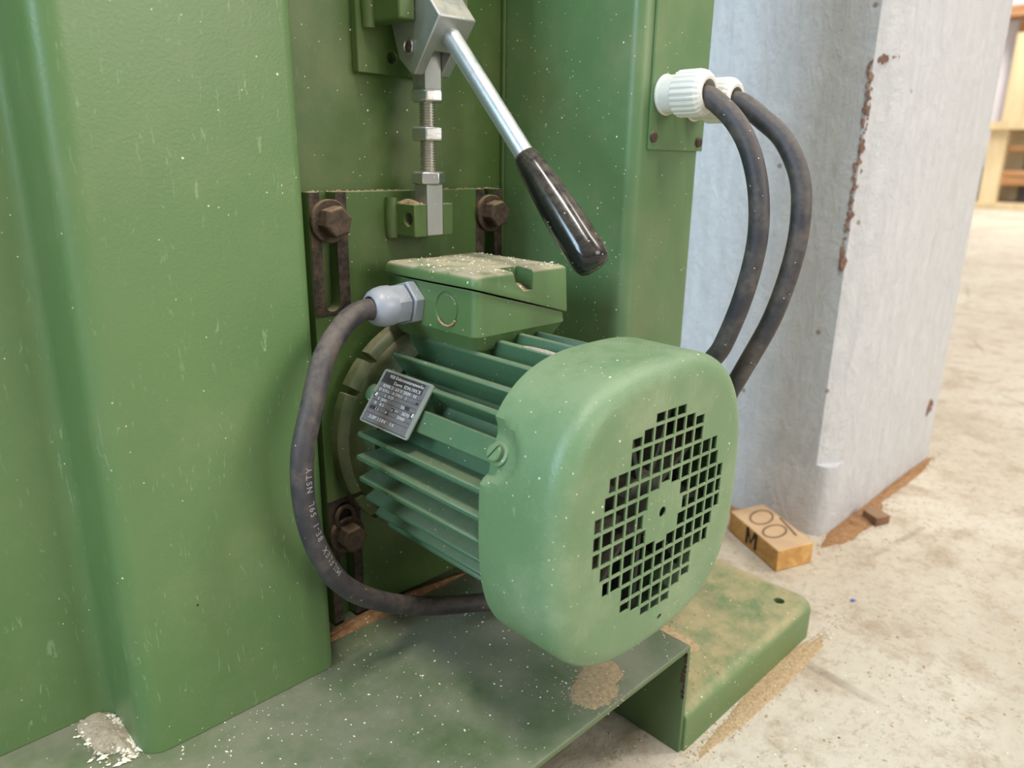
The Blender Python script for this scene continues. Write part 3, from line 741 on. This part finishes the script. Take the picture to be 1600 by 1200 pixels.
# ------------------------------------------------------------------ wood on the floor
wb = thing('wood_block', (.4, -.09, 0), 'pencil-marked pine offcut block lying against the pillar foot', 'wood block')
hb = .0245
P4 = [V((.3705, -.1255)), V((.4170, -.1425)), V((.4640, -.0600)), V((.4170, -.0430))]
MB().add([(p.x, p.y, z) for z in (.0003, hb) for p in P4], [(3, 2, 1, 0), (4, 5, 6, 7), (0, 1, 5, 4), (1, 2, 6, 5), (2, 3, 7, 6), (3, 0, 4, 7)]).build('block', M_wood, wb, bevel=.0012)
def stroke(pts, w_, nrm, thick=.0004):
    B = MB(); nrm = V(nrm).normalized(); pts = [V(p) for p in pts]; vs = []; fs = []
    for i, p in enumerate(pts):
        t = (pts[min(i+1, len(pts)-1)]-pts[max(i-1, 0)]).normalized(); s_ = nrm.cross(t)*w_/2
        vs += [p-s_, p+s_, p+s_+nrm*thick, p-s_+nrm*thick]
    for i in range(len(pts)-1):
        for j in range(4): fs.append((4*i+j, 4*i+(j+1) % 4, 4*i+4+(j+1) % 4, 4*i+4+j))
    return B.add(vs, fs)
la = (P4[3]-P4[0]); sh = (P4[1]-P4[0])
def top(u, v): q = P4[0]+la*u+sh*v; return V((q.x, q.y, hb))
def sidep(u, z): q = P4[0]+la*u; return V((q.x, q.y, z))
B = MB()
for m_ in (stroke([top(.72+.14*math.cos(a)+.05*math.sin(a), .55+.34*math.sin(a)) for a in [2*PI*i/24 for i in range(25)]], .0022, (0, 0, 1)),
           stroke([top(.38+.12*math.cos(a)+.03*math.sin(a), .45+.33*math.sin(a)) for a in [2*PI*i/24 for i in range(25)]], .0022, (0, 0, 1)),
           stroke([top(.62, .95), top(.45, .90), top(.30, .84), top(.20, .80)], .0026, (0, 0, 1))): B.add(m_.v, m_.f)
B.build('pencil_marks', M_pencil, wb, angle=0, weld=False)
nl = V((-la.y, la.x, 0)).normalized()
B = MB()
for m_ in (stroke([sidep(.60, .004), sidep(.60, .0235)], .0042, nl), stroke([sidep(.60, .0235), sidep(.52, .008), sidep(.44, .0235)], .0042, nl), stroke([sidep(.42, .0235), sidep(.42, .004)], .0042, nl)): B.add(m_.v, m_.f)
B.build('letter_mark', M_marker, wb, angle=0, weld=False)
wc = MB().prism([(.553, -.158), (.5745, -.166), (.585, -.142), (.566, -.137)], 'z', .0003, .011)
wc.build('wood_offcut', M_scrap, None, bevel=.001, label='tiny dark wooden wedge beside the pillar foot', category='wood scrap')
pc = MB().lathe((.376, -.203, .0002), (0, 0, 1), [(0, .0022), (.0015, .0018)], 7).build('plastic_chip', M_blue, None, label='tiny blue plastic chip on the concrete floor', category='chip')

# ------------------------------------------------------------------ timber rack far behind
rk = thing('timber_rack', (9.1, 1.8, .056), 'pale wooden rack standing by the far wall', 'rack')
def post(y0, y1, x0, x1, z0, z1, lean=0.):
    return MB().add([(x, y+(lean if z == z1 else 0), z) for z in (z0, z1) for y in (y0, y1) for x in (x0, x1)], [(0, 2, 3, 1), (4, 5, 7, 6), (0, 1, 5, 4), (2, 6, 7, 3), (0, 4, 6, 2), (1, 3, 7, 5)])
post(1.79, 1.95, 8.95, 9.05, .056, .785).build('post', M_timber, rk)
post(1.70, 1.875, 8.95, 9.05, .865, 1.70).build('post', M_timber, rk)
post(.55, .72, 8.95, 9.05, .056, .785).build('post', M_timber, rk)
post(1.76, 1.93, 9.65, 9.75, .056, .785).build('post', M_timber, rk)
post(.3, 2.02, 8.90, 9.75, .785, .865).build('shelf', M_timber, rk)
post(.3, 1.93, 9.05, 9.75, .235, .315).build('shelf', M_timberd, rk)
for z, y1, m_ in ((.57, 1.84, M_timberd), (.325, 1.80, M_timberd)):
    post(.35, y1, 9.06, 9.40, z, z+.06).build('brace', m_, rk)
post(1.50, 1.52, 9.4, 9.5, .32, .78).build('brace', M_timberd, rk)
MB().box(8.6, 9.8, .2, 2.25, .0005, .055).build('timber_pallet_board', M_timber, None, label='low pale board on the floor under the wooden rack', category='board')
post(2.03, 2.08, 9.78, 9.85, 0, 1.93).build('timber_lath', M_timberd, None, label='narrow brown lath leaning on the far wall beside the pillar edge', category='lath')
MB().box(9.55, 9.88, .2, 3.5, 1.96, 2.06).build('wall_rail', M_timberd, None, label='tan rail along the far wall at the top right corner', category='rail')

# ------------------------------------------------------------------ sawdust
mound('sawdust_pile', (-.2290, -.012, ZB), .010, .024, .0035, M_sawpink, 'pale sawdust pile in the corner left of the green column foot', .2, 1, gs=.0011)
mound('sawdust_pile', (-.040, -.0165, ZB), .070, .0065, .0045, M_sawbrown, 'brown sawdust strip along the foot of the recessed back panel', 0, 5, 40)
mound('sawdust_pile', (.0075, -.1765, ZB), .024, .016, .0009, M_saw, 'flat sawdust patch on the base plate below the fan cover', .3, 9, 34, gs=.0006)
mound('sawdust_pile', (.135, -.115, FT), .030, .05, .0008, M_saw, 'thin tan sawdust patch covering the floor flange', .1, 12, 40)
mound('sawdust_pile', (.20, -.207, .0), .11, .009, .0007, M_saw, 'sawdust drift on the floor along the flange front edge', .0, 15, 40)
mound('sawdust_pile', (.545, -.138, .0), .075, .016, .0025, M_sawbrown, 'brown sawdust drift at the pillar corner beside the wooden wedge', .0, 18, 36)
mound('sawdust_pile', (.72, -.131, .0), .12, .008, .003, M_sawbrown, 'brown sawdust strip along the right side of the pillar foot', .0, 21, 36)
mound('sawdust_pile', (.467, .0, .0), .010, .10, .004, M_sawbrown, 'sawdust strip along the pillar foot behind the wood block', .0, 24, 36)
mound('sawdust_pile', (.0, -.1075, .3352), .006, .005, .003, M_saw, 'sawdust lump in the lid notch of the terminal box', .0, 27, 16)
mound('sawdust_pile', (-.0172, -.147, .3066), .0016, .019, .0012, M_sawpink, 'sawdust streak on the motor fins in front of the terminal box', .0, 30, 22, gs=.0005)
# flecks
def flecks(name, n, gen, size, mat, label, seed):
    rnd = random.Random(seed); B = MB()
    for _ in range(n):
        p, nm = gen(rnd); s_ = size*(.35+rnd.random()**2*1.3); u, v_, a = frame(nm); th = rnd.random()*6.3
        uu = u*math.cos(th)+v_*math.sin(th); ww = -u*math.sin(th)+v_*math.cos(th); l = .6+rnd.random()
        q = V(p); B.add([q+uu*s_*l, q+ww*s_*.7, q-uu*s_*l, q-ww*s_*.7, q+a*s_*.7], [(0, 1, 4), (1, 2, 4), (2, 3, 4), (3, 0, 4), (3, 2, 1, 0)])
    return B.build(name, mat, None, angle=0, weld=False, label=label, category='sawdust', kind='stuff')
flecks('sawdust_flecks', 850, lambda r: ((-.35+.435*r.random(), -.194+.19*r.random()**.8, ZB), (0, 0, 1)), .00055, M_chip, 'pale wood flecks scattered over the green base plate', 1)
flecks('sawdust_flecks', 260, lambda r: ((-.0365+.073*r.random(), -.1125+.078*r.random(), .3474), (0, 0, 1)), .0007, M_chip, 'pale wood flecks on the dusty terminal box lid', 2)
flecks('sawdust_flecks', 400, lambda r: ((.09+.205*r.random(), -.19+.19*r.random(), FT), (0, 0, 1)), .0008, M_saw, 'tan wood flecks on the floor flange', 3)
flecks('sawdust_flecks', 1200, lambda r: ((.05+.9*r.random(), -.42+.42*r.random(), 0.), (0, 0, 1)), .0012, M_saw, 'tan wood flecks over the concrete floor', 4)
flecks('sawdust_flecks', 120, lambda r: ((-.0785+.157*r.random(), -.0095+.009*r.random(), .3888), (0, 0, 1)), .0011, M_saw, 'sawdust along the top edge of the mounting plate', 5)
flecks('sawdust_flecks', 240, lambda r: ((-.225+.02*r.random()-.02*r.random(), .005-.045*r.random(), ZB+.001), (0, 0, 1)), .0016, M_chip, 'white shavings around the pile at the column foot', 6)
